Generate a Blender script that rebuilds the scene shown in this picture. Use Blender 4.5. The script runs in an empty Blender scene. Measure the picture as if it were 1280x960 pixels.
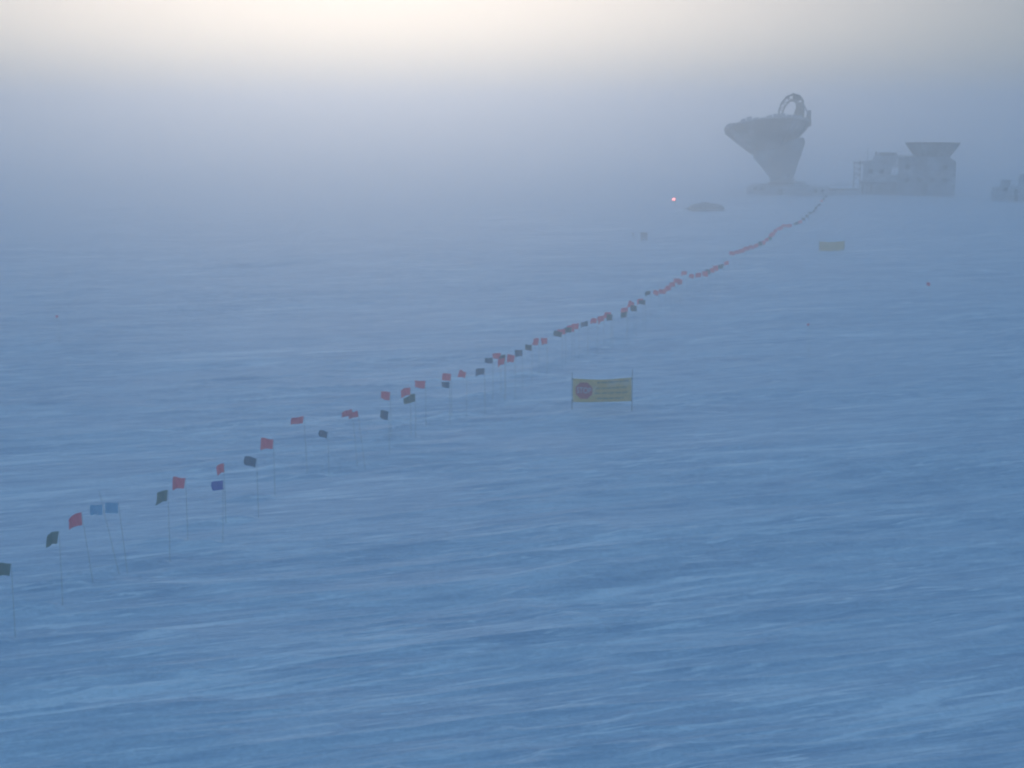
import bpy, bmesh, math, random
import numpy as np
from mathutils import Vector, Matrix

random.seed(7)
scene = bpy.context.scene
C = scene.collection
R = math.radians

# ------------------------------------------------------------------ camera
CAM_H = 14.0
F_PX = 2000.0                     # focal length for the 1280 px wide frame
PITCH = math.atan(340.0 / F_PX)
cam_data = bpy.data.cameras.new('camera')
cam_data.sensor_width = 36.0
cam_data.lens = 36.0 * F_PX / 1280.0
cam_data.clip_start = 0.5
cam_data.clip_end = 20000.0
cam = bpy.data.objects.new('camera', cam_data)
C.objects.link(cam)
cam.location = (0, 0, CAM_H)
cam.rotation_euler = (math.pi / 2 - PITCH, 0, 0)
scene.camera = cam


def ray(u, v):
    x = (u - 640.0) / F_PX
    y = -(v - 480.0) / F_PX
    c, s = math.cos(PITCH), math.sin(PITCH)
    return Vector((x, c + y * s, -s + y * c))


def at_height(u, v, h=0.0):
    d = ray(u, v)
    t = (h - CAM_H) / d.z
    return Vector((0, 0, CAM_H)) + d * t


# ------------------------------------------------------------------ materials
def mat(name, col, rough=0.7, metal=0.0, vary=0.15, scale=6.0, bump=0.0, emit=None, frost=0.0, thin=0.0):
    m = bpy.data.materials.new(name)
    m.use_nodes = True
    nt = m.node_tree
    b = nt.nodes['Principled BSDF']
    b.inputs['Roughness'].default_value = rough
    b.inputs['Metallic'].default_value = metal
    b.inputs['Specular IOR Level'].default_value = 0.25
    tc = nt.nodes.new('ShaderNodeTexCoord')
    nz = nt.nodes.new('ShaderNodeTexNoise')
    nz.inputs['Scale'].default_value = scale
    nz.inputs['Detail'].default_value = 5
    nt.links.new(tc.outputs['Object'], nz.inputs['Vector'])
    mx = nt.nodes.new('ShaderNodeMix')
    mx.data_type = 'RGBA'
    lo = [max(0, c * (1 - vary)) for c in col]
    hi = [min(1, c * (1 + vary)) for c in col]
    mx.inputs[6].default_value = (*lo, 1)
    mx.inputs[7].default_value = (*hi, 1)
    nt.links.new(nz.outputs['Fac'], mx.inputs[0])
    out = mx.outputs[2]
    if frost > 0:                 # rime and drifted snow sticking to the surface
        nf = nt.nodes.new('ShaderNodeTexNoise')
        nf.inputs['Scale'].default_value = scale * 0.45
        nf.inputs['Detail'].default_value = 8
        nt.links.new(tc.outputs['Object'], nf.inputs['Vector'])
        mr = nt.nodes.new('ShaderNodeMapRange')
        mr.inputs['From Min'].default_value = 0.48
        mr.inputs['From Max'].default_value = 0.68
        mr.inputs['To Max'].default_value = frost
        nt.links.new(nf.outputs['Fac'], mr.inputs['Value'])
        m2 = nt.nodes.new('ShaderNodeMix')
        m2.data_type = 'RGBA'
        m2.inputs[7].default_value = (0.78, 0.8, 0.84, 1)
        nt.links.new(mr.outputs['Result'], m2.inputs[0])
        nt.links.new(out, m2.inputs[6])
        out = m2.outputs[2]
    nt.links.new(out, b.inputs['Base Color'])
    if bump > 0:
        bp = nt.nodes.new('ShaderNodeBump')
        bp.inputs['Strength'].default_value = bump
        nt.links.new(nz.outputs['Fac'], bp.inputs['Height'])
        nt.links.new(bp.outputs['Normal'], b.inputs['Normal'])
    if thin > 0:                  # light shining through thin cloth
        tr = nt.nodes.new('ShaderNodeBsdfTranslucent')
        nt.links.new(out, tr.inputs['Color'])
        ms = nt.nodes.new('ShaderNodeMixShader')
        ms.inputs[0].default_value = thin
        nt.links.new(b.outputs[0], ms.inputs[1])
        nt.links.new(tr.outputs[0], ms.inputs[2])
        nt.links.new(ms.outputs[0], nt.nodes['Material Output'].inputs['Surface'])
    if emit:
        b.inputs['Emission Color'].default_value = (*emit[:3], 1)
        b.inputs['Emission Strength'].default_value = emit[3]
    return m


M = {
    'bamboo': mat('bamboo', (0.60, 0.55, 0.48), 0.7, scale=20),
    'red': mat('red_nylon', (0.95, 0.21, 0.25), 0.75, scale=9, thin=0.7),
    'dark': mat('black_nylon', (0.15, 0.18, 0.19), 0.75, scale=9, thin=0.55),
    'green': mat('dark_green_nylon', (0.19, 0.25, 0.215), 0.75, scale=9, thin=0.55),
    'navy': mat('navy_nylon', (0.13, 0.20, 0.27), 0.75, scale=9, thin=0.55),
    'blue': mat('blue_nylon', (0.12, 0.17, 0.48), 0.75, scale=9, thin=0.5),
    'sky_blue': mat('pale_blue_nylon', (0.28, 0.53, 0.70), 0.75, scale=9, thin=0.5),
    'yellow': mat('yellow_vinyl', (0.76, 0.51, 0.20), 0.6, scale=4, frost=0.35, thin=0.35),
    'sign_red': mat('red_sign_print', (0.60, 0.08, 0.11), 0.6),
    'sign_white': mat('white_sign_print', (0.62, 0.66, 0.68), 0.6),
    'sign_ink': mat('dark_sign_print', (0.20, 0.22, 0.17), 0.6),
    'metal': mat('galvanised_metal', (0.34, 0.35, 0.37), 0.6, 0.2, scale=3, frost=0.4),
    'dark_metal': mat('dark_metal', (0.11, 0.115, 0.12), 0.6, 0.1, scale=3, frost=0.3),
    'dish_back': mat('dish_back_panels', (0.28, 0.29, 0.30), 0.6, 0.0, scale=0.6, frost=0.4),
    'dish_face': mat('dish_face_panels', (0.5, 0.51, 0.53), 0.5, 0.1, scale=0.6, frost=0.3),
    'clad': mat('dark_cladding', (0.24, 0.25, 0.28), 0.7, scale=0.8, bump=0.2, frost=0.38),
    'clad_light': mat('grey_cladding', (0.42, 0.43, 0.45), 0.7, scale=0.8, bump=0.2, frost=0.5),
    'roof': mat('snowy_roof', (0.30, 0.31, 0.33), 0.8, scale=0.7, frost=0.7),
    'window': mat('dark_window_glass', (0.02, 0.025, 0.03), 0.15),
    'tarp': mat('frosted_tarp', (0.22, 0.23, 0.24), 0.75, scale=2.0, bump=0.3, frost=0.3),
    'timber': mat('weathered_timber', (0.20, 0.18, 0.16), 0.8, scale=3.0, frost=0.2),
    'lamp': mat('lit_red_lens', (0.7, 0.1, 0.1), 0.4, emit=(1.0, 0.27, 0.24, 5.5)),
}

# ------------------------------------------------------------------ mesh helpers


def link_mesh(name, bm, material, parent=None, smooth=False):
    me = bpy.data.meshes.new(name)
    bmesh.ops.recalc_face_normals(bm, faces=bm.faces)
    bm.to_mesh(me)
    bm.free()
    me.materials.append(material)
    if smooth:
        for p in me.polygons:
            p.use_smooth = True
    o = bpy.data.objects.new(name, me)
    C.objects.link(o)
    if parent is not None:
        o.parent = parent
    return o


def thing(name, label, cat, loc=(0, 0, 0), rz=0.0, group=None):
    o = bpy.data.objects.new(name, None)
    C.objects.link(o)
    o.empty_display_size = 0.3
    o.location = loc
    o.rotation_euler = (0, 0, rz)
    o['label'] = label
    o['category'] = cat
    if group:
        o['group'] = group
    return o


def box(bm, x0, x1, y0, y1, z0, z1, bevel=0.0, rot=None, origin=None):
    r = bmesh.ops.create_cube(bm, size=1.0)
    vs = r['verts']
    bmesh.ops.scale(bm, vec=(x1 - x0, y1 - y0, z1 - z0), verts=vs)
    if bevel > 0:
        es = list({e for v in vs for e in v.link_edges})
        rb = bmesh.ops.bevel(bm, geom=es, offset=bevel, segments=2, affect='EDGES', profile=0.5)
        vs = list({v for f in rb['faces'] for v in f.verts} | {v for v in vs if v.is_valid})
    cen = Vector(((x0 + x1) / 2, (y0 + y1) / 2, (z0 + z1) / 2))
    if rot is not None:
        bmesh.ops.rotate(bm, cent=(0, 0, 0), matrix=rot, verts=vs)
    bmesh.ops.translate(bm, vec=cen, verts=vs)
    return vs


def tube(bm, pts, rads, seg=10, cap=True):
    pts = [Vector(p) for p in pts]
    if not hasattr(rads, '__len__'):
        rads = [rads] * len(pts)
    rings = []
    prev = None
    for i, p in enumerate(pts):
        if i == 0:
            t = pts[1] - pts[0]
        elif i == len(pts) - 1:
            t = pts[-1] - pts[-2]
        else:
            t = (pts[i + 1] - pts[i]).normalized() + (pts[i] - pts[i - 1]).normalized()
        t.normalize()
        if prev is None:
            a = Vector((0, 0, 1)) if abs(t.z) < 0.9 else Vector((1, 0, 0))
            n = t.cross(a).normalized()
        else:
            n = (prev - t * prev.dot(t)).normalized()
        prev = n
        b = t.cross(n)
        rings.append([bm.verts.new(p + (n * math.cos(2 * math.pi * k / seg) + b * math.sin(2 * math.pi * k / seg)) * rads[i]) for k in range(seg)])
    for a, b in zip(rings[:-1], rings[1:]):
        for k in range(seg):
            bm.faces.new((a[k], a[(k + 1) % seg], b[(k + 1) % seg], b[k]))
    if cap:
        bm.faces.new(rings[0])
        bm.faces.new(list(reversed(rings[-1])))


def lathe(bm, prof, seg=32, mtx=Matrix.Identity(4)):
    rings = []
    for r, z in prof:
        rings.append([bm.verts.new(mtx @ Vector((r * math.cos(2 * math.pi * k / seg), r * math.sin(2 * math.pi * k / seg), z))) for k in range(seg)])
    for a, b in zip(rings[:-1], rings[1:]):
        for k in range(seg):
            bm.faces.new((a[k], a[(k + 1) % seg], b[(k + 1) % seg], b[k]))
    return rings


def prism(bm, poly, y0, y1):
    """polygon in x-z pushed out along y"""
    a = [bm.verts.new((x, y0, z)) for x, z in poly]
    b = [bm.verts.new((x, y1, z)) for x, z in poly]
    n = len(poly)
    bm.faces.new(a)
    bm.faces.new(list(reversed(b)))
    for k in range(n):
        bm.faces.new((a[k], b[k], b[(k + 1) % n], a[(k + 1) % n]))


def strip(bm, pts, widths, y0, y1):
    """a box-section beam that follows pts in x-z, with a width for each point"""
    n = len(pts)
    L, Rr = [], []
    for i in range(n):
        p = Vector((pts[i][0], pts[i][1]))
        q0 = Vector(pts[max(i - 1, 0)])
        q1 = Vector(pts[min(i + 1, n - 1)])
        t = (q1 - q0).normalized()
        nn = Vector((-t.y, t.x))
        L.append(p + nn * widths[i] / 2)
        Rr.append(p - nn * widths[i] / 2)
    rows = []
    for i in range(n):
        rows.append([bm.verts.new((L[i].x, y0, L[i].y)), bm.verts.new((Rr[i].x, y0, Rr[i].y)),
                     bm.verts.new((Rr[i].x, y1, Rr[i].y)), bm.verts.new((L[i].x, y1, L[i].y))])
    for a, b in zip(rows[:-1], rows[1:]):
        for k in range(4):
            bm.faces.new((a[k], a[(k + 1) % 4], b[(k + 1) % 4], b[k]))
    bm.faces.new(rows[0])
    bm.faces.new(list(reversed(rows[-1])))


# ------------------------------------------------------------------ snow ground
WIND = R(18.5)                    # direction of the sastrugi


def vnoise(x, y, seed):
    def h(ix, iy):
        n = (ix.astype(np.int64) * 374761393 + iy.astype(np.int64) * 668265263 + seed * 1442695041) & 0x7fffffff
        n = ((n ^ (n >> 13)) * 1274126177) & 0x7fffffff
        n = n ^ (n >> 16)
        return (n & 0xffff) / 65535.0 * 2 - 1
    ix, iy = np.floor(x), np.floor(y)
    fx, fy = x - ix, y - iy
    ux = fx * fx * fx * (fx * (fx * 6 - 15) + 10)
    uy = fy * fy * fy * (fy * (fy * 6 - 15) + 10)
    a, b = h(ix, iy), h(ix + 1, iy)
    c, d = h(ix, iy + 1), h(ix + 1, iy + 1)
    return (a * (1 - ux) + b * ux) * (1 - uy) + (c * (1 - ux) + d * ux) * uy


def snow_height(X, Y):
    cu, su = math.cos(WIND), math.sin(WIND)
    u = X * cu + Y * su
    v = -X * su + Y * cu
    w1 = vnoise(u / 22, v / 9, 11)
    w2 = vnoise(u / 7, v / 3, 12)
    v2 = v + w1 * 1.6 + w2 * 0.45
    z = 0.26 * vnoise(u / 55, v / 17, 1)
    z += 0.13 * vnoise(u / 24, v2 / 4.6, 2)
    patch = np.clip(0.45 + 1.0 * vnoise(u / 30, v / 12, 21), 0.05, 1.3)
    r = 1 - np.abs(vnoise(u / 12.0, v2 / 1.9, 3))
    z += 0.15 * patch * r ** 3
    patch3 = np.clip(0.5 + 1.0 * vnoise(u / 18, v / 8, 23), 0.05, 1.3)
    r = 1 - np.abs(vnoise(u / 6.0, v2 / 0.95, 4))
    z += 0.11 * patch3 * r ** 3
    patch2 = np.clip(0.45 + 1.1 * vnoise(u / 11, v / 4, 22), 0.0, 1.3)
    r = 1 - np.abs(vnoise(u / 3.2, v2 / 0.50, 5))
    z += 0.085 * patch2 * r ** 3
    z += 0.034 * patch2 * (1 - np.abs(vnoise(u / 1.5, v2 / 0.24, 6))) ** 2
    return z


def build_ground():
    ys = [-400, -200, -100, -50, -20, 0, 10, 18, 24]
    y = 28.0
    for k in range(1050):
        # row step tied to how much ground one row of a distant viewer covers
        ys.append(y)
        y += max(0.055, y * y / (14.0 * 2000.0) * 0.85)
        if y > 420:
            break
    while y < 9000:
        ys.append(y)
        y *= 1.12
    ys = np.array(ys)
    tx = np.linspace(-1, 1, 620)
    half = np.maximum(26.0, 0.40 * np.abs(ys) + 12)
    half[ys > 420] = 0.40 * 420 + 12 + (ys[ys > 420] - 420) * 3.0
    half[ys < 24] = 60
    X = tx[None, :] * half[:, None]
    Y = np.repeat(ys[:, None], tx.size, 1)
    fade = np.clip((520 - np.abs(Y)) / 150, 0, 1)
    Z = snow_height(X, Y) * fade - 0.15
    cu, su = math.cos(WIND), math.sin(WIND)
    for fx, fy in POLE_FEET:
        dx, dy = X - fx, Y - fy
        near = (np.abs(dx) < 4) & (np.abs(dy) < 4)
        a = (dx * cu + dy * su)[near]
        c = (-dx * su + dy * cu)[near]
        Z[near] += 0.18 * np.exp(-((a + 0.9) / 0.9) ** 2 - (c / 0.20) ** 2) - 0.06 * np.exp(-((a - 0.05) / 0.22) ** 2 - (c / 0.22) ** 2)
    n, m = X.shape
    co = np.stack([X, Y, Z], -1).reshape(-1, 3).astype(np.float32)
    idx = np.arange(n * m).reshape(n, m)
    q = np.stack([idx[:-1, :-1], idx[:-1, 1:], idx[1:, 1:], idx[1:, :-1]], -1).reshape(-1, 4)
    me = bpy.data.meshes.new('snow_ground')
    me.vertices.add(len(co))
    me.vertices.foreach_set('co', co.ravel())
    me.loops.add(q.size)
    me.loops.foreach_set('vertex_index', q.ravel().astype(np.int32))
    me.polygons.add(len(q))
    me.polygons.foreach_set('loop_start', np.arange(0, q.size, 4, dtype=np.int32))
    me.polygons.foreach_set('use_smooth', np.ones(len(q), dtype=bool))
    me.update(calc_edges=True)
    m_ = bpy.data.materials.new('wind_packed_snow')
    m_.use_nodes = True
    nt = m_.node_tree
    b = nt.nodes['Principled BSDF']
    b.inputs['Roughness'].default_value = 0.6
    b.inputs['Specular IOR Level'].default_value = 0.2
    geo = nt.nodes.new('ShaderNodeNewGeometry')
    mp = nt.nodes.new('ShaderNodeMapping')
    mp.vector_type = 'TEXTURE'
    mp.inputs['Rotation'].default_value = (0, 0, WIND)
    mp.inputs['Scale'].default_value = (6.0, 1.0, 1.0)
    nt.links.new(geo.outputs['Position'], mp.inputs['Vector'])
    n1 = nt.nodes.new('ShaderNodeTexNoise')
    n1.inputs['Scale'].default_value = 0.62
    n1.inputs['Detail'].default_value = 9
    n1.inputs['Roughness'].default_value = 0.66
    n1.inputs['Distortion'].default_value = 0.5
    nt.links.new(mp.outputs['Vector'], n1.inputs['Vector'])
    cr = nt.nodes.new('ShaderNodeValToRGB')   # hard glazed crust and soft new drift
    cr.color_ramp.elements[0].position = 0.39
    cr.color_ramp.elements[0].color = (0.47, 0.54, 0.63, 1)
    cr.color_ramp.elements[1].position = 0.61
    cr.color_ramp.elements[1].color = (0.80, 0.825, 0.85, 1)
    def wind_noise(aspect, turn, scale, rough, distort, seed):
        q = nt.nodes.new('ShaderNodeMapping')
        q.vector_type = 'TEXTURE'
        q.inputs['Location'].default_value = (seed * 37.0, seed * 19.0, 0)
        q.inputs['Rotation'].default_value = (0, 0, WIND + R(turn))
        q.inputs['Scale'].default_value = (aspect, 1.0, 1.0)
        nt.links.new(geo.outputs['Position'], q.inputs['Vector'])
        n = nt.nodes.new('ShaderNodeTexNoise')
        n.inputs['Scale'].default_value = scale
        n.inputs['Detail'].default_value = 5
        n.inputs['Roughness'].default_value = rough
        n.inputs['Distortion'].default_value = distort
        nt.links.new(q.outputs['Vector'], n.inputs['Vector'])
        return n.outputs['Fac']

    def math2(op, a, b_):
        n = nt.nodes.new('ShaderNodeMath')
        n.operation = op
        for i, x in enumerate((a, b_)):
            if isinstance(x, (int, float)):
                n.inputs[i].default_value = x
            else:
                nt.links.new(x, n.inputs[i])
        return n.outputs[0]

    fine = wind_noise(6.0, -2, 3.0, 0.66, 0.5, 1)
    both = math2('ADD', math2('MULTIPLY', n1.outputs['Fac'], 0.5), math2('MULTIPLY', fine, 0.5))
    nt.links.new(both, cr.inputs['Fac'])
    mp2 = nt.nodes.new('ShaderNodeMapping')
    mp2.vector_type = 'TEXTURE'
    mp2.inputs['Rotation'].default_value = (0, 0, WIND + R(2))
    mp2.inputs['Scale'].default_value = (9.0, 1.0, 1.0)
    nt.links.new(geo.outputs['Position'], mp2.inputs['Vector'])
    n3 = nt.nodes.new('ShaderNodeTexNoise')
    n3.inputs['Scale'].default_value = 1.0
    n3.inputs['Detail'].default_value = 6
    n3.inputs['Roughness'].default_value = 0.66
    n3.inputs['Distortion'].default_value = 0.8
    nt.links.new(mp2.outputs['Vector'], n3.inputs['Vector'])
    mr = nt.nodes.new('ShaderNodeMapRange')
    mr.interpolation_type = 'SMOOTHSTEP'
    mr.inputs['From Min'].default_value = 0.545
    mr.inputs['From Max'].default_value = 0.67
    streak2 = wind_noise(9.0, 3, 4.2, 0.6, 0.6, 2)
    broad_n = wind_noise(4.0, 0, 0.16, 0.5, 0.4, 3)
    fresh = math2('ADD', math2('MAXIMUM', n3.outputs['Fac'], math2('SUBTRACT', streak2, 0.015)), math2('MULTIPLY', math2('SUBTRACT', broad_n, 0.5), 0.25))
    nt.links.new(fresh, mr.inputs['Value'])
    mx = nt.nodes.new('ShaderNodeMix')        # fresh loose snow lying along the wind
    mx.data_type = 'RGBA'
    mx.inputs[7].default_value = (0.97, 0.955, 0.945, 1)
    nt.links.new(mr.outputs['Result'], mx.inputs[0])
    nt.links.new(cr.outputs['Color'], mx.inputs[6])
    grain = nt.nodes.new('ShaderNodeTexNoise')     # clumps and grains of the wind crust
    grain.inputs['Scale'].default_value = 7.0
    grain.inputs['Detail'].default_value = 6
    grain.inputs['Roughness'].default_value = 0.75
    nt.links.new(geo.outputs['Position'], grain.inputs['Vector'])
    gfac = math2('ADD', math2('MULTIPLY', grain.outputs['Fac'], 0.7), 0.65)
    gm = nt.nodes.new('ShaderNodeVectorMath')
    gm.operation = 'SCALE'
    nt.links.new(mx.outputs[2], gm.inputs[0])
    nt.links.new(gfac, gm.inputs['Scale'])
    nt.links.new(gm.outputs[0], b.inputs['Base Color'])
    n2 = nt.nodes.new('ShaderNodeTexNoise')
    n2.inputs['Scale'].default_value = 3.0
    n2.inputs['Detail'].default_value = 7
    nt.links.new(mp.outputs['Vector'], n2.inputs['Vector'])
    bp = nt.nodes.new('ShaderNodeBump')
    bp.inputs['Strength'].default_value = 0.5
    bp.inputs['Distance'].default_value = 0.22
    nt.links.new(n2.outputs['Fac'], bp.inputs['Height'])
    nt.links.new(bp.outputs['Normal'], b.inputs['Normal'])
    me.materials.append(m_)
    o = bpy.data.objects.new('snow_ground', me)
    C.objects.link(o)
    o['kind'] = 'structure'
    return o


POLE_FEET = []                    # where poles stand: the wind leaves a scoop and a tail of snow


def ground_z(x, y):
    return float(snow_height(np.array([[x]], float), np.array([[y]], float))[0, 0]) * max(0.0, min(1.0, (520 - abs(y)) / 150)) - 0.15


# ------------------------------------------------------------------ blowing snow haze (a real scattering volume)
def build_haze():
    # layers thin out with height: each sheet of haze reaches from the ground to its own top
    for k, (top, sig) in enumerate(FOG):
        bm = bmesh.new()
        g = k * 7.0
        box(bm, -3000 - g, 3000 + g, -500 - g, 6000 + g, -3.0 - 0.1 * k, top)
        m = bpy.data.materials.new('blowing_snow_haze')
        m.use_nodes = True
        nt = m.node_tree
        nt.nodes.clear()
        out = nt.nodes.new('ShaderNodeOutputMaterial')
        sc = nt.nodes.new('ShaderNodeVolumeScatter')
        sc.inputs['Color'].default_value = (1.0, 0.995, 0.94, 1)
        sc.inputs['Density'].default_value = sig
        sc.inputs['Anisotropy'].default_value = FOG_G
        nt.links.new(sc.outputs['Volume'], out.inputs['Volume'])
        o = link_mesh('fog', bm, m)
        o['kind'] = 'structure'


FOG = [(5.0, 0.0017), (10.0, 0.0018), (15.5, 0.0020), (23.0, 0.0009), (34.0, 0.0005), (50.0, 0.00028), (80.0, 0.00018)]
FOG_G = 0.80
build_haze()

# ------------------------------------------------------------------ sky and sun
GLOW_AZ = math.atan((455 - 640) / F_PX)
w = bpy.data.worlds.new('World')
scene.world = w
w.use_nodes = True
nt = w.node_tree
nt.nodes.clear()
N, Lk = nt.nodes.new, nt.links.new


def mth(op, a, b=None, clamp=False):
    n = N('ShaderNodeMath')
    n.operation = op
    n.use_clamp = clamp
    for i, x in enumerate((a, b)):
        if x is None:
            continue
        if isinstance(x, (int, float)):
            n.inputs[i].default_value = x
        else:
            Lk(x, n.inputs[i])
    return n.outputs[0]


def vmul(col, fac):
    n = N('ShaderNodeVectorMath')
    n.operation = 'SCALE'
    if isinstance(col, tuple):
        n.inputs[0].default_value = col
    else:
        Lk(col, n.inputs[0])
    if isinstance(fac, (int, float)):
        n.inputs['Scale'].default_value = fac
    else:
        Lk(fac, n.inputs['Scale'])
    return n.outputs[0]


def vadd(a, b):
    n = N('ShaderNodeVectorMath')
    n.operation = 'ADD'
    Lk(a, n.inputs[0])
    Lk(b, n.inputs[1])
    return n.outputs[0]


SUN_EL = R(4.0)
SKY_K = 0.035
SUN_AZ = GLOW_AZ                     # measured from +Y towards +X
tc = N('ShaderNodeTexCoord')
sep = N('ShaderNodeSeparateXYZ')
Lk(tc.outputs['Generated'], sep.inputs[0])
el = mth('MAXIMUM', sep.outputs['Z'], 0.0)
one_minus = mth('SUBTRACT', 1.0, el, True)
dot = N('ShaderNodeVectorMath')
dot.operation = 'DOT_PRODUCT'
Lk(tc.outputs['Generated'], dot.inputs[0])
dot.inputs[1].default_value = (math.sin(GLOW_AZ), math.cos(GLOW_AZ), 0.0)
dcl = mth('MAXIMUM', dot.outputs['Value'], 0.0)
lobe = mth('POWER', dcl, 14.5)
band = mth('POWER', one_minus, 7.0)
broad = mth('MULTIPLY', mth('POWER', dcl, 7.0), mth('POWER', one_minus, 3.0))
sky = N('ShaderNodeTexSky')
sky.sky_type = 'NISHITA'
sky.sun_disc = False
sky.sun_elevation = SUN_EL
sky.sun_rotation = SUN_AZ
sky.altitude = 2800
sky.air_density = 1.0
sky.dust_density = 0.6
sky.ozone_density = 3.0
col = vmul(sky.outputs['Color'], SKY_K)


def smooth(z0, z1, a, b_):
    n = N('ShaderNodeMapRange')
    n.interpolation_type = 'SMOOTHSTEP'
    for nm, val in (('From Min', z0), ('From Max', z1), ('To Min', a), ('To Max', b_)):
        n.inputs[nm].default_value = val
    Lk(sep.outputs['Z'], n.inputs['Value'])
    return n.outputs['Result']


col = vadd(col, vmul((0.117, 0.258, 0.460), smooth(0.0, 0.40, 0.12, 1.05)))
col = vadd(col, vmul((0.175, 0.155, 0.13), broad))
col = vadd(col, vmul((1.42, 1.10, 0.80), mth('MULTIPLY', mth('MULTIPLY', lobe, band), smooth(-0.015, 0.080, 0.10, 1.32))))
bg = N('ShaderNodeBackground')
Lk(col, bg.inputs['Color'])
bg.inputs['Strength'].default_value = 1.0
wo = N('ShaderNodeOutputWorld')
Lk(bg.outputs[0], wo.inputs['Surface'])

sl = bpy.data.lights.new('sun', 'SUN')
sl.energy = 0.185
sl.angle = R(14)
sl.color = (1.0, 0.88, 0.74)
so = bpy.data.objects.new('sun', sl)
C.objects.link(so)
sd = Vector((math.sin(SUN_AZ) * math.cos(R(9)), math.cos(SUN_AZ) * math.cos(R(9)), math.sin(R(9))))
so.rotation_euler = (-sd).to_track_quat('-Z', 'Y').to_euler()
so.location = (0, 0, 60)

# ------------------------------------------------------------------ trail flags


def cloth_mesh(seed, wdt, hgt):
    rnd = random.Random(seed)
    ph, amp, droop = rnd.uniform(0, 6), rnd.uniform(0.03, 0.10), rnd.uniform(-0.05, 0.14)
    fl = rnd.uniform(0, 0.12)
    bm = bmesh.new()
    nx, nz = 14, 8
    g = []
    for i in range(nx + 1):
        row = []
        a = i / nx
        for j in range(nz + 1):
            b_ = j / nz
            x = -a * wdt * (1 - fl * a * (0.4 + 0.6 * b_))
            y = amp * a * math.sin(ph + a * 6.5 + b_ * 1.2) + 0.05 * a * a * math.sin(ph * 2 + b_ * 3)
            z = -b_ * hgt * (1 - 0.10 * a * math.sin(ph * 3)) - droop * a * a + 0.02 * a * math.sin(ph + 5 * a + 3 * b_)
            if i == nx:
                x += rnd.uniform(-0.012, 0.012)     # frayed fly edge
            row.append(bm.verts.new((x, y, z)))
        g.append(row)
    for i in range(nx):
        for j in range(nz):
            bm.faces.new((g[i][j], g[i + 1][j], g[i + 1][j + 1], g[i][j + 1]))
    return bm


protos = {}


def flag_parts(color, variant):
    """one built flag cloth mesh for each colour and fold; every flag then copies it"""
    k = (color, variant)
    if k not in protos:
        bm = cloth_mesh(31 * variant + 5, 0.43, 0.33)
        me = bpy.data.meshes.new('flag_cloth')
        bmesh.ops.recalc_face_normals(bm, faces=bm.faces)
        bm.to_mesh(me)
        bm.free()
        for p in me.polygons:
            p.use_smooth = True
        me.materials.append(M[color])
        protos[k] = me
    return protos[k]


bm = bmesh.new()
tube(bm, [(0, 0, -0.6), (0.004, 0.003, 0.4), (-0.003, 0.0, 0.9), (0.002, -0.002, 1.0)], [0.0092, 0.0088, 0.0078, 0.0074], seg=8)
for zk in (0.12, 0.33, 0.55, 0.76):
    tube(bm, [(0, 0, zk - 0.006), (0, 0, zk + 0.006)], [0.011, 0.011], seg=8)
pole_mesh = bpy.data.meshes.new('pole')
bm.to_mesh(pole_mesh)
bm.free()
pole_mesh.materials.append(M['bamboo'])

flag_root = None
flag_proto = []


def place_flag(px, top, color, label, h=2.0, lean=None, scale=1.0, group='trail flags in a line across the snow', cat='flag'):
    """px, top: where the tip of the pole shows; h: how far it sticks out of the snow"""
    global flag_root
    P = at_height(px, top, h - 0.1)
    base = Vector((P.x, P.y, 0))
    if lean is not None:
        base = at_height(lean[0], lean[1], 0)
    base.z = ground_z(base.x, base.y) - 0.05
    if base.y < 130:
        POLE_FEET.append((base.x, base.y))
    tip = P
    d = tip - base
    if flag_root is None:
        flag_root = thing('trail_flag', '', cat)
        flag_root.name = 'trail_flag'
        pole = bpy.data.objects.new('pole', pole_mesh)
        C.objects.link(pole)
        pole.parent = flag_root
        cl = bpy.data.objects.new('flag_cloth', flag_parts(color, 0))
        C.objects.link(cl)
        cl.parent = flag_root
        flag_proto.extend((pole, cl))
        r = flag_root
    else:
        r = flag_root.copy()
        C.objects.link(r)
        pole = flag_proto[0].copy()
        cl = flag_proto[1].copy()
        for o in (pole, cl):
            C.objects.link(o)
            o.parent = r
    r.location = base
    rnd = random.Random(int(px * 7 + top * 13))
    dirq = d.to_track_quat('Z', 'Y')
    r.rotation_euler = dirq.to_euler()
    r.rotation_euler.rotate_axis('Z', 0)
    # keep the cloth streaming along -x: undo the spin that track_quat may add
    ax = Vector((0, 0, 1)).rotation_difference(d.normalized())
    r.rotation_euler = ax.to_euler()
    L = d.length
    pole.scale = (1, 1, L)
    pole.name = 'pole'
    cl.name = 'flag_cloth'
    cl.data = flag_parts(color, rnd.randrange(10))
    cl.location = (-0.012, 0, L - 0.01)
    cl.rotation_euler = (rnd.uniform(-0.1, 0.1), rnd.uniform(-0.10, 0.24), rnd.uniform(-0.7, 0.5))
    s = scale * rnd.uniform(0.95, 1.1)
    cl.scale = (s * rnd.uniform(0.85, 1.1), s, s * rnd.uniform(0.85, 1.1))
    r['label'] = label
    r['category'] = cat
    r['group'] = group
    return r


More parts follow.
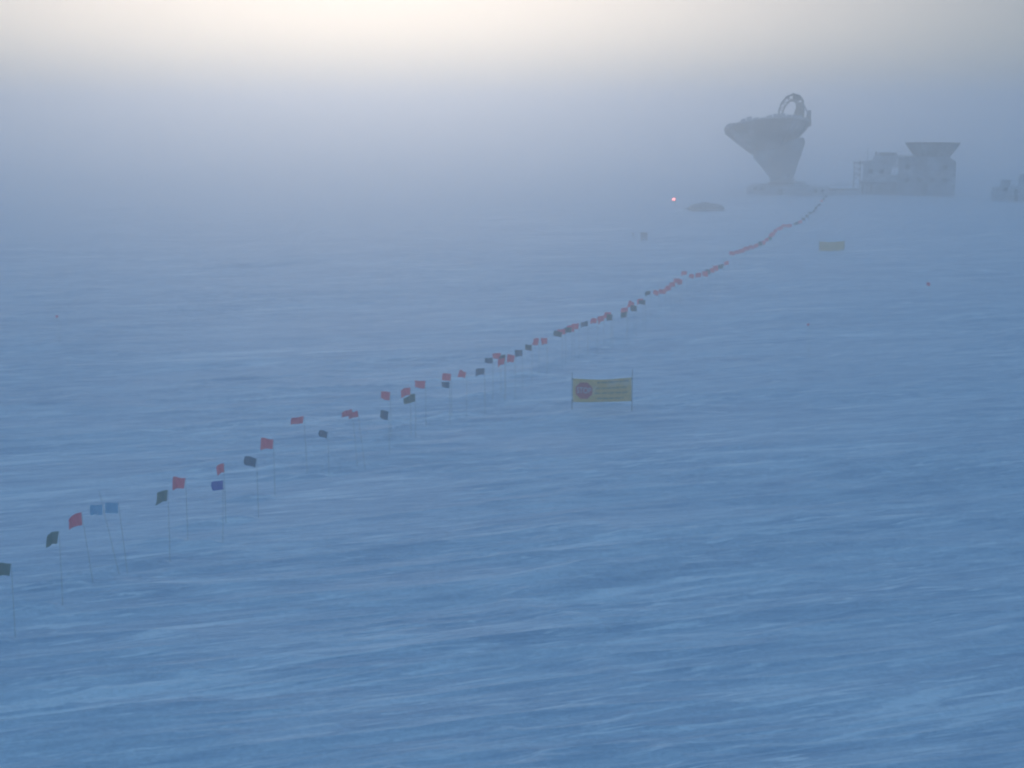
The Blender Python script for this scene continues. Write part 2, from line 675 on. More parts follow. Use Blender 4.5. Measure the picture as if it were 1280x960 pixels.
# near end: described one by one (pole tip u, v, colour, label, options)
NEAR = [
    (14, 704, 'green', 'dark green flag cut by the left edge of the picture, nearest of the line', {}),
    (74, 664, 'green', 'dark green flag low beside the nearest red flag, second in the line', dict(lean=(78, 750))),
    (102, 640, 'red', 'red flag on a bamboo pole leaning left, nearest red one in the line', dict(lean=(116, 720))),
    (124, 614, 'sky_blue', 'faded blue flag halfway down a pole leaning hard left beside another blue flag', dict(h=2.45, lean=(149, 708), low=0.42)),
    (148, 628, 'sky_blue', 'pale sky blue flag right of the hard leaning pole', dict(lean=(159, 704))),
    (210, 612, 'green', 'dark green flag just left of the second red flag of the line', dict(lean=(212, 690))),
    (232, 597, 'red', 'red flag just right of a dark green flag, second red one in the line', {}),
    (280, 579, 'red', 'red flag flying right above a royal blue flag, third red one in the line', {}),
    (279, 600, 'blue', 'royal blue flag directly below a red flag, only royal blue one', dict(h=1.8, lean=(278, 668))),
    (321, 573, 'navy', 'dark teal flag just below and left of the fourth red flag', {}),
    (342, 549, 'red', 'red flag with folded cloth, fourth red one in the line', {}),
    (380, 520, 'red', 'red flag standing highest beside a dark flag to its lower right, fifth red one', dict(lean=(384, 586))),
    (410, 540, 'navy', 'dark navy flag on a short pole between the fifth and sixth red flags', dict(h=1.6)),
    (440, 511, 'red', 'red flag overlapping a second red flag, left one of the wide red pair', dict(lean=(447, 578))),
    (447, 513, 'red', 'red flag overlapping a second red flag, right one of the wide red pair', dict(lean=(457, 581))),
    (486, 514, 'navy', 'dark navy flag hanging well below the red flag over it', dict(h=1.7)),
    (488, 490, 'red', 'red flag straight above a lower dark navy flag, eighth red one', {}),
    (513, 484, 'red', 'small red flag left of a bigger raised red flag, ninth red one', {}),
    (519, 492, 'green', 'dark green flag tucked under two close red flags', dict(h=1.85)),
    (532, 476, 'red', 'bright red flag with raised cloth, right one of two above a dark flag', dict(scale=1.15)),
    (564, 467, 'red', 'red flag directly over a dark navy flag near the middle of the line', {}),
    (562, 477, 'navy', 'dark navy flag directly under a red flag, left of a lone red flag', dict(h=1.85)),
    (583, 465, 'red', 'lone red flag with gaps to both its neighbours, twelfth red one', {}),
    (606, 460, 'navy', 'dark navy flag right of the lone red flag, lower of a dark pair', {}),
    (616, 447, 'navy', 'dark navy flag just left of a clump of red flags, upper of a dark pair', {}),
]
for px, top, colr, lab, kw in NEAR:
    low = kw.pop('low', 0)
    o = place_flag(px, top, colr, lab, **kw)
    if low:
        for c in o.children:
            if c.name.startswith('flag_cloth'):
                c.location.z -= low

# middle of the line: told apart by colour and rank from the near end
MID = [
    (626, 441, 'red'), (632, 443, 'dark'), (631, 447, 'red'), (644, 444, 'red'), (653, 437, 'navy'), (665, 431, 'dark'),
    (674, 423, 'red'), (684, 422, 'red'), (707, 411, 'red'), (703, 415, 'dark'), (715, 409, 'dark'), (718, 407, 'red'), (724, 404, 'red'),
    (735, 401, 'navy'), (747, 398, 'red'), (755, 394, 'red'), (764, 390, 'red'), (766, 393, 'dark'), (785, 384, 'red'), (784, 389, 'dark'),
    (793, 378, 'red'), (796, 382, 'dark'), (804, 373, 'red'), (807, 375, 'dark'), (813, 363, 'dark'),
    (824, 364, 'red'), (832, 361, 'red'), (839, 356, 'red'), (844, 352, 'red'), (850, 348, 'red'), (853, 349, 'red'), (859, 339, 'red'),
]
ORD = {12: 'twelfth', 13: 'thirteenth', 14: 'fourteenth', 15: 'fifteenth', 16: 'sixteenth', 17: 'seventeenth', 18: 'eighteenth', 19: 'nineteenth', 20: 'twentieth',
       21: 'twenty-first', 22: 'twenty-second', 23: 'twenty-third', 24: 'twenty-fourth', 25: 'twenty-fifth', 26: 'twenty-sixth', 27: 'twenty-seventh', 28: 'twenty-eighth',
       29: 'twenty-ninth', 30: 'thirtieth', 31: 'thirty-first', 32: 'thirty-second', 33: 'thirty-third', 34: 'thirty-fourth', 35: 'thirty-fifth'}
cnt = {'red': 12, 'dark': 11}
for px, top, colr in sorted(MID):
    k = 'red' if colr == 'red' else 'dark'
    cnt[k] += 1
    word = 'red' if k == 'red' else 'dark'
    lab = 'small %s flag in the middle of the line, %s %s flag from the near end' % (word, ORD.get(cnt[k], 'next'), word)
    place_flag(px, top, colr, lab, scale=1.0)

# far end: a blur of tiny flags nothing tells apart
FAR = [(868, 343, 'red'), (877, 341, 'red'), (885, 339, 'red'), (888, 337, 'dark'), (894, 335, 'red'), (898, 332, 'red'), (905, 330, 'dark'), (911, 326, 'red'),
       (919, 315, 'red'), (924, 313, 'red'), (928, 311, 'red'), (931, 311, 'red'), (934, 308, 'red'), (938, 308, 'red'), (943, 307, 'red'), (948, 304, 'red'), (953, 302, 'dark'),
       (957, 301, 'red'), (961, 297, 'red'), (965, 296, 'dark'), (967, 292, 'red'), (969, 290, 'red'), (972, 287, 'red'), (976, 284, 'red'), (979, 282, 'red'), (982, 280, 'red'),
       (986, 280, 'red'), (990, 280, 'red'), (998, 277, 'dark'), (1003, 275, 'red'), (1007, 272, 'dark'), (1011, 268, 'dark'), (1015, 265, 'dark'), (1019, 262, 'dark'), (1022, 258, 'dark'), (1026, 254, 'dark'), (1029, 250, 'red'), (1031, 247, 'dark'), (1034, 244, 'dark')]
for px, top, colr in FAR:
    word = 'red' if colr == 'red' else 'dark'
    place_flag(px, top, colr, 'tiny %s flag in the crowded far end of the line below the telescope' % word, scale=1.05,
               group='tiny %s flags at the far end of the line' % word)
# three that stand apart
place_flag(1163, 353, 'red', 'small red flag alone on open snow at far right', scale=0.7, group='lone flags on open snow')
place_flag(1012, 404, 'red', 'tiny red flag alone on open snow below the far yellow banner', scale=0.42, group='lone flags on open snow')
place_flag(73, 394, 'red', 'tiny faint red flag alone on open snow at far left', scale=0.42, group='lone flags on open snow')

# ------------------------------------------------------------------ yellow banners


def banner(name, label, uL, uR, vTop, vBase, hgt, lettered, rz=0.0, h_bot=0.28):
    A = at_height(uL, vBase, 0)
    B = at_height(uR, vBase, 0)
    wdt = (B - A).length
    mid = (A + B) / 2
    mid.z = ground_z(mid.x, mid.y)
    t = thing(name, label, 'banner', mid, rz, 'yellow banners on posts')
    rnd = random.Random(int(uL))
    bm = bmesh.new()
    nx, nz = 28, 10
    z1 = h_bot + hgt

    def surf(a, b_):
        x = -wdt / 2 + wdt * a
        sag = 0.10 * math.sin(math.pi * a)
        z = z1 - b_ * hgt - sag * (1 - 0.4 * b_) + 0.05 * a
        y = 0.16 * math.sin(math.pi * a) + 0.025 * math.sin(9 * a + 3 * b_)
        return Vector((x, y, z))
    g = [[bm.verts.new(surf(i / nx, j / nz)) for j in range(nz + 1)] for i in range(nx + 1)]
    for i in range(nx):
        for j in range(nz):
            bm.faces.new((g[i][j], g[i][j + 1], g[i + 1][j + 1], g[i + 1][j]))
    link_mesh('banner_sheet', bm, M['yellow'], t, True)
    for s, up in ((-1, 0.30), (1, 0.45)):
        bm = bmesh.new()
        x = s * (wdt / 2 + 0.03)
        tube(bm, [(x, 0.02, -0.6), (x + 0.01 * s, 0.02, z1 + up)], [0.017, 0.015], seg=8)
        link_mesh('post', bm, M['timber'], t)
        for zz in (z1 - 0.02, h_bot + 0.05):      # tie knots holding the sheet
            bm = bmesh.new()
            tube(bm, [(x - s * 0.06, 0.0, zz), (x + s * 0.03, -0.01, zz + 0.02)], [0.02, 0.03], seg=6)
            link_mesh('tie', bm, M['dark_metal'], t)
    if lettered:
        def patch(bm, a0, a1, b0, b1, off, n=4):
            gg = [[bm.verts.new(surf(a0 + (a1 - a0) * i / n, b0 + (b1 - b0) * j / n) + Vector((0, -off, 0))) for j in range(n + 1)] for i in range(n + 1)]
            for i in range(n):
                for j in range(n):
                    bm.faces.new((gg[i][j], gg[i][j + 1], gg[i + 1][j + 1], gg[i + 1][j]))
        # red octagon
        bm = bmesh.new()
        ca, cb, ra = 0.19, 0.50, 0.38 * hgt
        cen = bm.verts.new(surf(ca, cb) + Vector((0, -0.008, 0)))
        rim = []
        for ring in (0.5, 1.0):
            rim.append([])
            for k in range(8):
                an = math.pi / 8 + k * math.pi / 4
                rim[-1].append(bm.verts.new(surf(ca + ra * ring * math.cos(an) / wdt, cb - ra * ring * math.sin(an) / hgt) + Vector((0, -0.008, 0))))
        for k in range(8):
            bm.faces.new((cen, rim[0][k], rim[0][(k + 1) % 8]))
            bm.faces.new((rim[0][k], rim[1][k], rim[1][(k + 1) % 8], rim[0][(k + 1) % 8]))
        oc = link_mesh('stop_octagon', bm, M['sign_red'], t)
        oc['label'] = 'dark red octagon with a pale lettered band'
        cu = bpy.data.curves.new('octagon_lettering', 'FONT')
        cu.body = 'STOP'
        cu.align_x = 'CENTER'
        cu.align_y = 'CENTER'
        cu.size = 0.36 * hgt
        tmp = bpy.data.objects.new('lettering_source', cu)
        me = bpy.data.meshes.new_from_object(tmp)
        me.name = 'octagon_lettering'
        bpy.data.objects.remove(tmp)
        xs = [v.co.x for v in me.vertices]
        k = 0.60 * hgt / (max(xs) - min(xs))
        for v in me.vertices:
            sx = v.co.x * k
            p = surf(ca + sx / wdt, cb - v.co.y / hgt) + Vector((0, -0.014, 0))
            v.co = p
        me.materials.append(M['sign_white'])
        lo = bpy.data.objects.new('octagon_lettering', me)
        C.objects.link(lo)
        lo.parent = t
        # rows of printed text, too blurred to read: word-length dashes
        bm = bmesh.new()
        for b0, a0, a1 in ((0.08, 0.42, 0.95), (0.34, 0.40, 0.93), (0.56, 0.38, 0.95), (0.80, 0.42, 0.86)):
            a = a0
            while a < a1:
                wl = rnd.uniform(0.035, 0.10)
                x = a
                while x < min(a + wl, a1):
                    lw = rnd.uniform(0.006, 0.010)
                    patch(bm, x, x + lw, b0 + rnd.uniform(0, .02), b0 + rnd.uniform(0.07, 0.10), 0.008, 1)
                    x += lw + 0.005
                a += wl + 0.022
        link_mesh('printed_text', bm, M['sign_ink'], t)
    return t


banner('banner_sign', 'yellow banner with a red octagon stretched between two dark posts', 716, 789, 470, 507, 1.15, True, h_bot=0.5)
banner('banner_sign', 'small far yellow banner without octagon, on open snow right of the flag line', 1024, 1055, 299, 316, 0.95, False, h_bot=0.22)

# ------------------------------------------------------------------ things on the snow in the distance
# red lamp on a post
P = at_height(842, 258)
P.z = ground_z(P.x, P.y)
t = thing('beacon_lamp', 'glowing pinkish red beacon lamp on a short post in the fog', 'beacon', P)
bm = bmesh.new()
tube(bm, [(0.28, 0, -0.5), (0.28, 0, 1.75)], 0.05, 8)
box(bm, -0.05, 0.28, -0.05, 0.05, 0.72, 0.80)
link_mesh('post', bm, M['dark_metal'], t)
bm = bmesh.new()
lathe(bm, [(0.02, 0.80), (0.24, 0.82), (0.27, 0.92), (0.12, 0.95)], 16)
link_mesh('lamp_base', bm, M['dark_metal'], t)
bm = bmesh.new()
lathe(bm, [(0.17, 0.94), (0.22, 1.02), (0.225, 1.14), (0.18, 1.25), (0.09, 1.31), (0.01, 1.33)], 16)
link_mesh('lens', bm, M['lamp'], t, True)

# cargo sled with a covered load
P = at_height(883, 262)
P.z = ground_z(P.x, P.y)
SLED = P.copy()
t = thing('cargo_sled', 'low dark cargo sled with long runners under a covered load', 'sled', P, R(4))
bm = bmesh.new()
for k in range(9):
    x = -2.5 + k * 0.56
    box(bm, x, x + 0.50, -1.0, 1.0, 0.42, 0.50)
box(bm, -2.5, 2.5, -0.75, -0.62, 0.30, 0.417)
box(bm, -2.5, 2.5, 0.62, 0.75, 0.30, 0.417)
link_mesh('deck', bm, M['timber'], t)
for s in (-0.7, 0.7):
    bm = bmesh.new()
    strip(bm, [(-2.9, 0.40), (-2.6, 0.16), (-2.2, 0.06), (0, 0.03), (2.6, 0.03)], [0.12] * 5, s - 0.08, s + 0.08)
    for x in (-1.8, -0.4, 1.0, 2.2):
        box(bm, x - 0.06, x + 0.06, s - 0.05, s + 0.05, 0.08, 0.31)
    link_mesh('runner', bm, M['dark_metal'], t)
bm = bmesh.new()
tube(bm, [(-2.5, -0.6, 0.36), (-3.5, 0, 0.3), (-2.5, 0.6, 0.36)], 0.04, 6)
link_mesh('tow_bar', bm, M['dark_metal'], t)
bm = bmesh.new()
poly = [(-2.35, 0.51), (-2.3, 0.85), (-1.7, 1.15), (-0.9, 1.22), (-0.55, 1.38), (0.1, 1.42), (0.5, 1.25), (1.3, 1.20), (1.9, 1.02), (2.3, 0.95), (2.35, 0.51)]
for i, (y, s) in enumerate(((-0.85, 0.82), (-0.6, 1.0), (0.0, 1.06), (0.6, 1.0), (0.85, 0.8))):
    pass
rings = []
for y, s in ((-0.9, 0.78), (-0.6, 1.0), (0.0, 1.06), (0.6, 1.0), (0.9, 0.76)):
    rings.append([bm.verts.new((x, y, 0.51 + (z - 0.51) * s * 0.8)) for x, z in poly])
for a, b in zip(rings[:-1], rings[1:]):
    for k in range(len(poly)):
        bm.faces.new((a[k], a[(k + 1) % len(poly)], b[(k + 1) % len(poly)], b[k]))
bm.faces.new(rings[0])
bm.faces.new(list(reversed(rings[-1])))
o = link_mesh('covered_load', bm, M['tarp'], None)
o.location = SLED
o.rotation_euler = (0, 0, R(4))
o['label'] = 'lumpy tarp covered load piled on the low cargo sled'
o['category'] = 'cargo'

# instrument box
P = at_height(805, 300)
P.z = ground_z(P.x, P.y)
t = thing('instrument_box', 'small grey box on two short legs alone on the snow', 'box', P, R(-12))
bm = bmesh.new()
box(bm, -0.36, 0.36, -0.25, 0.25, 0.22, 0.82, 0.03)
link_mesh('case', bm, M['clad_light'], t)
bm = bmesh.new()
box(bm, -0.40, 0.40, -0.29, 0.29, 0.822, 0.87, 0.015)
link_mesh('lid', bm, M['dark_metal'], t)
for x in (-0.26, 0.26):
    bm = bmesh.new()
    box(bm, x - 0.04, x + 0.04, -0.2, 0.2, -0.4, 0.218)
    link_mesh('leg', bm, M['dark_metal'], t)
# thin stake beside it
P = at_height(791, 296)
P.z = ground_z(P.x, P.y)
bm = bmesh.new()
tube(bm, [(0, 0, -0.4), (0.02, 0, 0.75)], [0.035, 0.03], 8)
box(bm, -0.09, 0.13, -0.04, 0.04, 0.55, 0.74, 0.01)
o = link_mesh('marker_stake', bm, M['dark_metal'])
o.location = P
o['label'] = 'thin dark stake left of the small grey box'
o['category'] = 'stake'

# ------------------------------------------------------------------ telescope
PT = at_height(975, 242)
PT.z = ground_z(PT.x, PT.y)
S = 2 * PT.y / F_PX / 2 * 1.0     # metres per photograph pixel at that distance
S = (PT - Vector((0, 0, CAM_H))).length / math.hypot(F_PX, 400) * 1.0


def X(u, u0=975.0):
    return (u - u0) * S


def Z(v, v0=242.0):
    return (v0 - v) * S


tel = thing('telescope', 'large dish telescope with an arched boom on a tapering mount in the fog', 'telescope', PT, -math.atan2(PT.x, PT.y))
rim_c = Vector((X(957), 0, Z(159)))
rim_r = 51.5 * S
tilt = Matrix.Translation(rim_c) @ Matrix.Rotation(R(-6), 4, 'Y') @ Matrix.Rotation(R(-12.5), 4, 'X')
# reflector: thin bowl
bm = bmesh.new()
prof = []
for k in range(13):
    a = k / 12
    prof.append((max(0.02, rim_r * a), -3.0 + 3.0 * a * a))
back = [(r, z - 0.18) for r, z in reversed(prof)]
back[0] = (rim_r + 0.10, 0.02)
rg = lathe(bm, prof + back, 48, tilt)
link_mesh('reflector', bm, M['dish_face'], tel, True)
# back structure: panelled cone with radial ribs
bm = bmesh.new()
lathe(bm, [(rim_r * 0.99, -0.22), (rim_r * 0.93, -0.75), (rim_r * 0.80, -1.7), (rim_r * 0.60, -3.1), (rim_r * 0.42, -4.3), (0.05, -4.6)], 24, tilt)
link_mesh('back_structure', bm, M['dish_back'], tel)
for k in range(24):
    a = 2 * math.pi * (k + 0.5) / 24
    ca, sa = math.cos(a), math.sin(a)
    bm = bmesh.new()
    pts = [tilt @ Vector((r * ca, r * sa, z)) for r, z in ((rim_r * 1.01, -0.1), (rim_r * 0.95, -0.78), (rim_r * 0.81, -1.75), (rim_r * 0.61, -3.15), (rim_r * 0.43, -4.35))]
    tube(bm, pts, [0.06, 0.08, 0.09, 0.09, 0.08], 6)
    link_mesh('rib', bm, M['dish_back'], tel)
# panel tabs of uneven height round the rim
rr = random.Random(3)
bm = bmesh.new()
for k in range(40):
    a0, a1 = 2 * math.pi * k / 40 + 0.012, 2 * math.pi * (k + 1) / 40 - 0.012
    hh = rr.uniform(0.10, 0.62)
    quad = []
    for rad in (rim_r + 0.12, rim_r + 0.22):
        for a, zz in ((a0, -0.05), (a1, -0.05), (a1, hh), (a0, hh * rr.uniform(0.7, 1.0))):
            quad.append(bm.verts.new(tilt @ Vector((rad * math.cos(a), rad * math.sin(a), zz))))
    for f in ((0, 1, 2, 3), (7, 6, 5, 4), (0, 4, 5, 1), (1, 5, 6, 2), (2, 6, 7, 3), (3, 7, 4, 0)):
        bm.faces.new([quad[i] for i in f])
link_mesh('rim_panels', bm, M['dish_face'], tel)
# pointed lip at the left rim
bm = bmesh.new()
prism(bm, [(X(904.5), Z(168)), (X(909), Z(163.5)), (X(913), Z(166)), (X(911), Z(171))], -0.45, 0.45)
link_mesh('rim_bracket', bm, M['dish_back'], tel)
# yoke arms
for s in (-1, 1):
    bm = bmesh.new()
    prism(bm, [(X(941), Z(196)), (X(945), Z(180)), (X(1002), Z(172)), (X(1004), Z(178)), (X(997), Z(200)), (X(990), Z(223)), (X(964), Z(223)), (X(950), Z(206))],
          s * 2.6 - 0.5, s * 2.6 + 0.5)
    link_mesh('yoke_arm', bm, M['dish_back'], tel)
bm = bmesh.new()
prism(bm, [(X(950), Z(203)), (X(998), Z(196)), (X(991), Z(221)), (X(963), Z(221))], -2.05, 2.05)
link_mesh('yoke_bridge', bm, M['clad'], tel)
# azimuth cone and ring
cx = X(977)
bm = bmesh.new()
mt = Matrix.Translation((cx, 0, 0))
lathe(bm, [(0.05, -0.5), (2.3, -0.5), (2.2, Z(230)), (2.0, Z(226)), (2.25, Z(222.6)), (0.05, Z(222.6))], 28, mt)
link_mesh('pedestal', bm, M['clad_light'], tel)
bm = bmesh.new()
lathe(bm, [(2.05, Z(229)), (2.5, Z(229)), (2.5, Z(227.5)), (2.05, Z(227.5)), (2.05, Z(229))], 28, mt)
link_mesh('azimuth_ring', bm, M['dark_metal'], tel)
# boom: thick right leg, arch and thin left strut
ARCH_OUT = [(1001, 160), (1000, 148), (1000.5, 138), (1000, 128), (996, 121.5), (988, 119), (980, 122.5), (974, 130), (971, 138), (971, 147), (973, 157)]
ARCH_IN = [(986, 160), (988, 150), (991, 142), (993, 135), (992, 129.5), (988, 126.5), (983.5, 127.5), (979, 132.5), (976, 139), (975, 147), (976, 157)]
for y in (-0.75, 0.75):
    for arc in (ARCH_OUT, ARCH_IN):
        bm = bmesh.new()
        tube(bm, [(X(u), y, Z(v)) for u, v in arc], [0.26, 0.24, 0.22, 0.20, 0.18, 0.18, 0.18, 0.17, 0.16, 0.15, 0.14], 8)
        link_mesh('boom_rail', bm, M['dish_back'], tel)
for k in range(len(ARCH_OUT)):
    o1, i1 = ARCH_OUT[k], ARCH_IN[k]
    bm = bmesh.new()
    for y in (-0.75, 0.75):
        tube(bm, [(X(o1[0]), y, Z(o1[1])), (X(i1[0]), y, Z(i1[1]))], 0.10, 6)
    tube(bm, [(X(o1[0]), -0.75, Z(o1[1])), (X(o1[0]), 0.75, Z(o1[1]))], 0.10, 6)
    tube(bm, [(X(i1[0]), -0.75, Z(i1[1])), (X(i1[0]), 0.75, Z(i1[1]))], 0.10, 6)
    if k + 1 < len(ARCH_OUT):
        o2 = ARCH_OUT[k + 1]
        for y in (-0.75, 0.75):
            tube(bm, [(X(i1[0]), y, Z(i1[1])), (X(o2[0]), y, Z(o2[1]))], 0.09, 6)
    link_mesh('boom_lattice', bm, M['dish_back'], tel)
bm = bmesh.new()
box(bm, X(987), X(998), -0.6, 0.6, Z(126.5), Z(121), 0.2)
link_mesh('receiver_cabin', bm, M['dish_back'], tel)
bm = bmesh.new()
prism(bm, [(X(986), Z(160)), (X(988.5), Z(150)), (X(991.5), Z(141)), (X(993), Z(130)), (X(998), Z(128)), (X(999.5), Z(140)), (X(999), Z(160))], -0.45, 0.45)
link_mesh('optics_duct', bm, M['dish_back'], tel)
for y in (-0.6, 0.6):
    bm = bmesh.new()
    tube(bm, [(X(1004), y, Z(158)), (X(1008), y, Z(146)), (X(1000), y, Z(130))], 0.13, 6)
    link_mesh('side_brace', bm, M['metal'], tel)
bm = bmesh.new()
prism(bm, [(X(1001), Z(160)), (X(1006), Z(139)), (X(1010), Z(138)), (X(1011), Z(158))], 0.2, 0.6)
link_mesh('side_shield', bm, M['dish_back'], tel)

# ------------------------------------------------------------------ buildings by the telescope


def windows(parent, spots, y, w_, h_):
    for x, z in spots:
        bm = bmesh.new()
        box(bm, x - w_ / 2 - 0.07, x + w_ / 2 + 0.07, y - 0.06, y + 0.02, z - h_ / 2 - 0.07, z + h_ / 2 + 0.07)
        f = link_mesh('window', bm, M['metal'], parent)
        bm = bmesh.new()
        box(bm, x - w_ / 2, x + w_ / 2, y - 0.085, y - 0.063, z - h_ / 2, z + h_ / 2)
        link_mesh('pane', bm, M['window'], f)


# low control building round the telescope base
ctl = thing('control_building', 'long low dark building around the foot of the telescope mount', 'building', (PT.x, PT.y, PT.z), -math.atan2(PT.x, PT.y))
bm = bmesh.new()
prism(bm, [(X(934), -0.6), (X(934), Z(233)), (X(940), Z(228.6)), (X(962), Z(228.6)), (X(963), -0.6)], -5.0, -2.4)
prism(bm, [(X(963.1), -0.6), (X(963.1), Z(231)), (X(992), Z(231)), (X(992), -0.6)], -5.2, -2.52)
prism(bm, [(X(992.1), -0.6), (X(992.1), Z(227)), (X(1004), Z(227)), (X(1012), Z(231)), (X(1033), Z(231.5)), (X(1033), -0.6)], -5.0, 2.6)
link_mesh('wall', bm, M['clad_light'], ctl)
bm = bmesh.new()
box(bm, X(939), X(961), -5.1, -2.5, Z(228.5), Z(227.8))
box(bm, X(993), X(1004), -5.1, 2.5, Z(226.9), Z(226.1))
link_mesh('roof', bm, M['roof'], ctl)
windows(ctl, [(X(945), 1.2), (X(953), 1.2), (X(1018), 0.9), (X(1026), 0.9)], -5.0, 0.55, 0.5)
bm = bmesh.new()
box(bm, X(972), X(979), -5.27, -5.203, 0.02, 1.15)
link_mesh('door', bm, M['dark_metal'], ctl)

# raised walkway between the two buildings
az = math.atan2(PT.x, PT.y)
P = Vector((PT.x + X(1052) * math.cos(az), PT.y - X(1052) * math.sin(az), PT.z))
wk = thing('walkway', 'low raised walkway joining the telescope building to the laboratory', 'walkway', P, -az)
hw = (1071 - 1033.5) / 2 * S
bm = bmesh.new()
box(bm, -hw, hw, -1.0, 1.0, 0.85, 1.05)
link_mesh('deck', bm, M['timber'], wk)
bm = bmesh.new()
for y in (-0.98, 0.98):
    tube(bm, [(-hw, y, 1.75), (hw, y, 1.75)], 0.03, 6)
    for k in range(6):
        x = -hw + 0.1 + k * (2 * hw - 0.2) / 5
        tube(bm, [(x, y, 1.05), (x, y, 1.75)], 0.03, 6)
link_mesh('railing', bm, M['metal'], wk)
bm = bmesh.new()
box(bm, -hw, hw, -0.9, -0.84, -0.4, 0.848)
link_mesh('skirt', bm, M['clad_light'], wk)

# laboratory: main block, lower left block, ground shield on the roof
PL = at_height(1130, 241)
PL.z = ground_z(PL.x, PL.y)
XL = lambda u: (u - 1130) * S
ZL = lambda v: (241 - v) * S
lab = thing('laboratory', 'boxy dark laboratory building with a flaring cone shield on its roof', 'building', PL, -math.atan2(PL.x, PL.y))
bm = bmesh.new()
prism(bm, [(XL(1122), -0.6), (XL(1122), ZL(194.5)), (XL(1183), ZL(194.5)), (XL(1191), ZL(200)), (XL(1191), -0.6)], -4.5, 4.5)
w1 = link_mesh('main_wall', bm, M['clad'], lab)
bm = bmesh.new()
box(bm, XL(1121.5), XL(1184), -4.6, 4.6, ZL(194.4), ZL(193.5))
link_mesh('roof', bm, M['roof'], lab)
bm = bmesh.new()
prism(bm, [(XL(1079), ZL(225)), (XL(1079), ZL(200)), (XL(1090), ZL(199)), (XL(1091), ZL(194)), (XL(1121.6), ZL(193)), (XL(1121.6), ZL(206.5)), (XL(1114), ZL(206.5)), (XL(1113), ZL(218)), (XL(1121.6), ZL(218)), (XL(1121.6), ZL(225))], -3.6, 3.2)
link_mesh('annex_wall', bm, M['clad_light'], lab)
bm = bmesh.new()
box(bm, XL(1076), XL(1121.6), -3.9, 3.4, ZL(228), ZL(225.3))
for u in (1079, 1090, 1102, 1116):
    box(bm, XL(u) - 0.2, XL(u) + 0.2, -3.3, -2.9, -0.5, ZL(228.2))
    box(bm, XL(u) - 0.2, XL(u) + 0.2, 2.6, 3.0, -0.5, ZL(228.2))
link_mesh('platform', bm, M['dark_metal'], lab)
bm = bmesh.new()
box(bm, XL(1082), XL(1121.6), -3.2, -3.05, -0.5, ZL(228.3))
link_mesh('skirt', bm, M['clad'], lab)
# shield: inverted cone with stiffening ribs and rim
mt = Matrix.Translation((XL(1162.5), 0, 0))
bm = bmesh.new()
r1, r0 = 32.5 * S, 21.5 * S
lathe(bm, [(r0, ZL(193.3)), (r1, ZL(178)), (r1 - 0.12, ZL(178)), (r0 - 0.12, ZL(193.3)), (r0, ZL(193.3))], 36, mt)
sh = link_mesh('ground_shield', bm, M['dish_back'], lab)
for k in range(18):
    a = 2 * math.pi * k / 18
    bm = bmesh.new()
    tube(bm, [(XL(1162.5) + (r0 + .05) * math.cos(a), (r0 + .05) * math.sin(a), ZL(193.2)), (XL(1162.5) + (r1 + .05) * math.cos(a), (r1 + .05) * math.sin(a), ZL(178.3))], 0.07, 6)
    link_mesh('shield_rib', bm, M['dark_metal'], sh)
bm = bmesh.new()
lathe(bm, [(r1 - 0.2, ZL(178)), (r1 + 0.14, ZL(178)), (r1 + 0.14, ZL(176.6)), (r1 - 0.2, ZL(176.6)), (r1 - 0.2, ZL(178))], 36, mt)
link_mesh('shield_rim', bm, M['dark_metal'], sh)
# small drum telescope on the left block
bm = bmesh.new()
lathe(bm, [(1.15, ZL(193.6)), (1.25, ZL(191)), (1.6, ZL(189.2)), (1.5, ZL(189.2)), (1.0, ZL(192)), (0.02, ZL(192))], 20, Matrix.Translation((XL(1108), 0, 0)))
link_mesh('roof_drum', bm, M['dish_back'], lab)
# stair tower and mast at the left end
bm = bmesh.new()
for x in (1067.5, 1075):
    for y in (-0.7, 0.7):
        tube(bm, [(XL(x), y, -0.5), (XL(x), y, ZL(198 if x > 1070 else 201))], 0.09, 6)
zz = [224, 217, 210, 203]
for a, b in zip(zz[:-1], zz[1:]):
    for y in (-0.7, 0.7):
        tube(bm, [(XL(1067.5), y, ZL(a)), (XL(1075), y, ZL(b))], 0.06, 6)
        tube(bm, [(XL(1067.5), y, ZL(b)), (XL(1075), y, ZL(b))], 0.06, 6)
box(bm, XL(1066), XL(1079), -0.8, 0.8, ZL(203), ZL(201.5))
link_mesh('stair_tower', bm, M['dark_metal'], lab)
bm = bmesh.new()
tube(bm, [(XL(1083.5), 0, ZL(201)), (XL(1083.5), 0, ZL(182))], [0.1, 0.05], 6)
tube(bm, [(XL(1080), 0, ZL(189)), (XL(1087), 0, ZL(189))], 0.05, 6)
link_mesh('mast', bm, M['metal'], lab)
windows(lab, [(XL(1133), ZL(222)), (XL(1148), ZL(222)), (XL(1163), ZL(222)), (XL(1178), ZL(222)), (XL(1133), ZL(206)), (XL(1178), ZL(206))], -4.5, 0.8, 0.7)
windows(lab, [(XL(1088), ZL(212)), (XL(1102), ZL(212))], -3.6, 0.7, 0.7)
bm = bmesh.new()
box(bm, XL(1151), XL(1158), -4.58, -4.503, 0.05, 2.1)
link_mesh('door', bm, M['dark_metal'], lab)
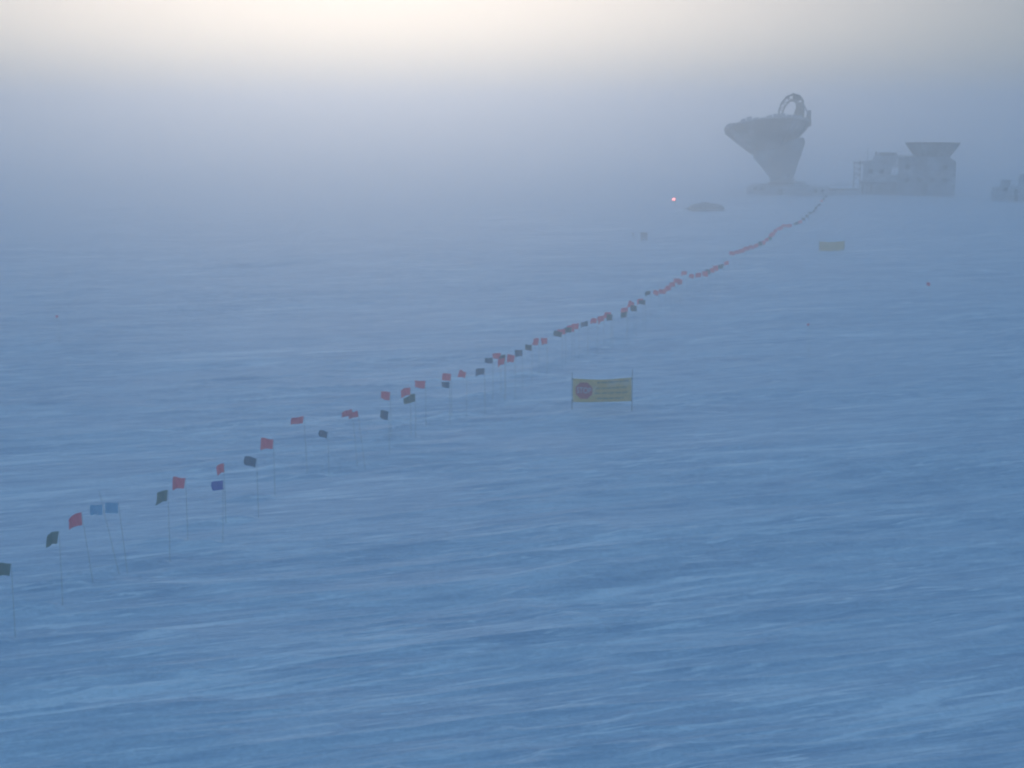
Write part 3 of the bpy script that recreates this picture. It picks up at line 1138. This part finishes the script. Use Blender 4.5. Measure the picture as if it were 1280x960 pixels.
# roof clutter that makes the ragged skyline
bm = bmesh.new()
for u, h_ in ((1094, 0.7), (1098, 0.35), (1118, 0.5)):
    box(bm, XL(u) - 0.25, XL(u) + 0.25, -0.6, 0.2, ZL(193.4), ZL(193.2) + h_)
link_mesh('roof_vent', bm, M['metal'], lab)

# structure at the right edge
PE = at_height(1262, 248)
PE.z = ground_z(PE.x, PE.y)
SE = (PE - Vector((0, 0, CAM_H))).length / math.hypot(F_PX, 400)
XE = lambda u: (u - 1262) * SE
ZE = lambda v: (248 - v) * SE
ed = thing('equipment_building', 'dim stepped equipment building cut by the right edge of the picture', 'building', PE, -math.atan2(PE.x, PE.y))
bm = bmesh.new()
prism(bm, [(XE(1241), -0.5), (XE(1241), ZE(236)), (XE(1250), ZE(234.5)), (XE(1251), ZE(226)), (XE(1262), ZE(225)), (XE(1263), ZE(232)), (XE(1271), ZE(232)), (XE(1272), ZE(217)), (XE(1310), ZE(215)), (XE(1310), -0.5)], -3, 3)
link_mesh('wall', bm, M['clad_light'], ed)
bm = bmesh.new()
box(bm, XE(1250.5), XE(1262.5), -3.1, 3.1, ZE(224.8), ZE(224))
box(bm, XE(1240.5), XE(1250.4), -3.1, 3.1, ZE(234.2), ZE(233.4))
link_mesh('roof', bm, M['roof'], ed)
bm = bmesh.new()
tube(bm, [(XE(1278), 0, ZE(213)), (XE(1278), 0, ZE(204))], 0.09, 6)
link_mesh('mast', bm, M['metal'], ed)
windows(ed, [(XE(1257), ZE(234)), (XE(1283), ZE(230))], -3.0, 0.7, 0.6)
bm = bmesh.new()
box(bm, XE(1267), XE(1271.5), -3.07, -3.003, 0.05, 2.0)
link_mesh('door', bm, M['dark_metal'], ed)

build_ground()

# ------------------------------------------------------------------ render settings
scene.view_settings.view_transform = 'Standard'
scene.view_settings.look = 'None'
scene.view_settings.exposure = 0.0
scene.view_settings.gamma = 1.0
cy = scene.cycles
cy.max_bounces = 5
cy.diffuse_bounces = 2
cy.glossy_bounces = 2
cy.volume_bounces = 2
cy.use_denoising = True
try:
    cy.sampling_pattern = 'BLUE_NOISE'
except Exception:
    pass
cy.filter_width = 2.0
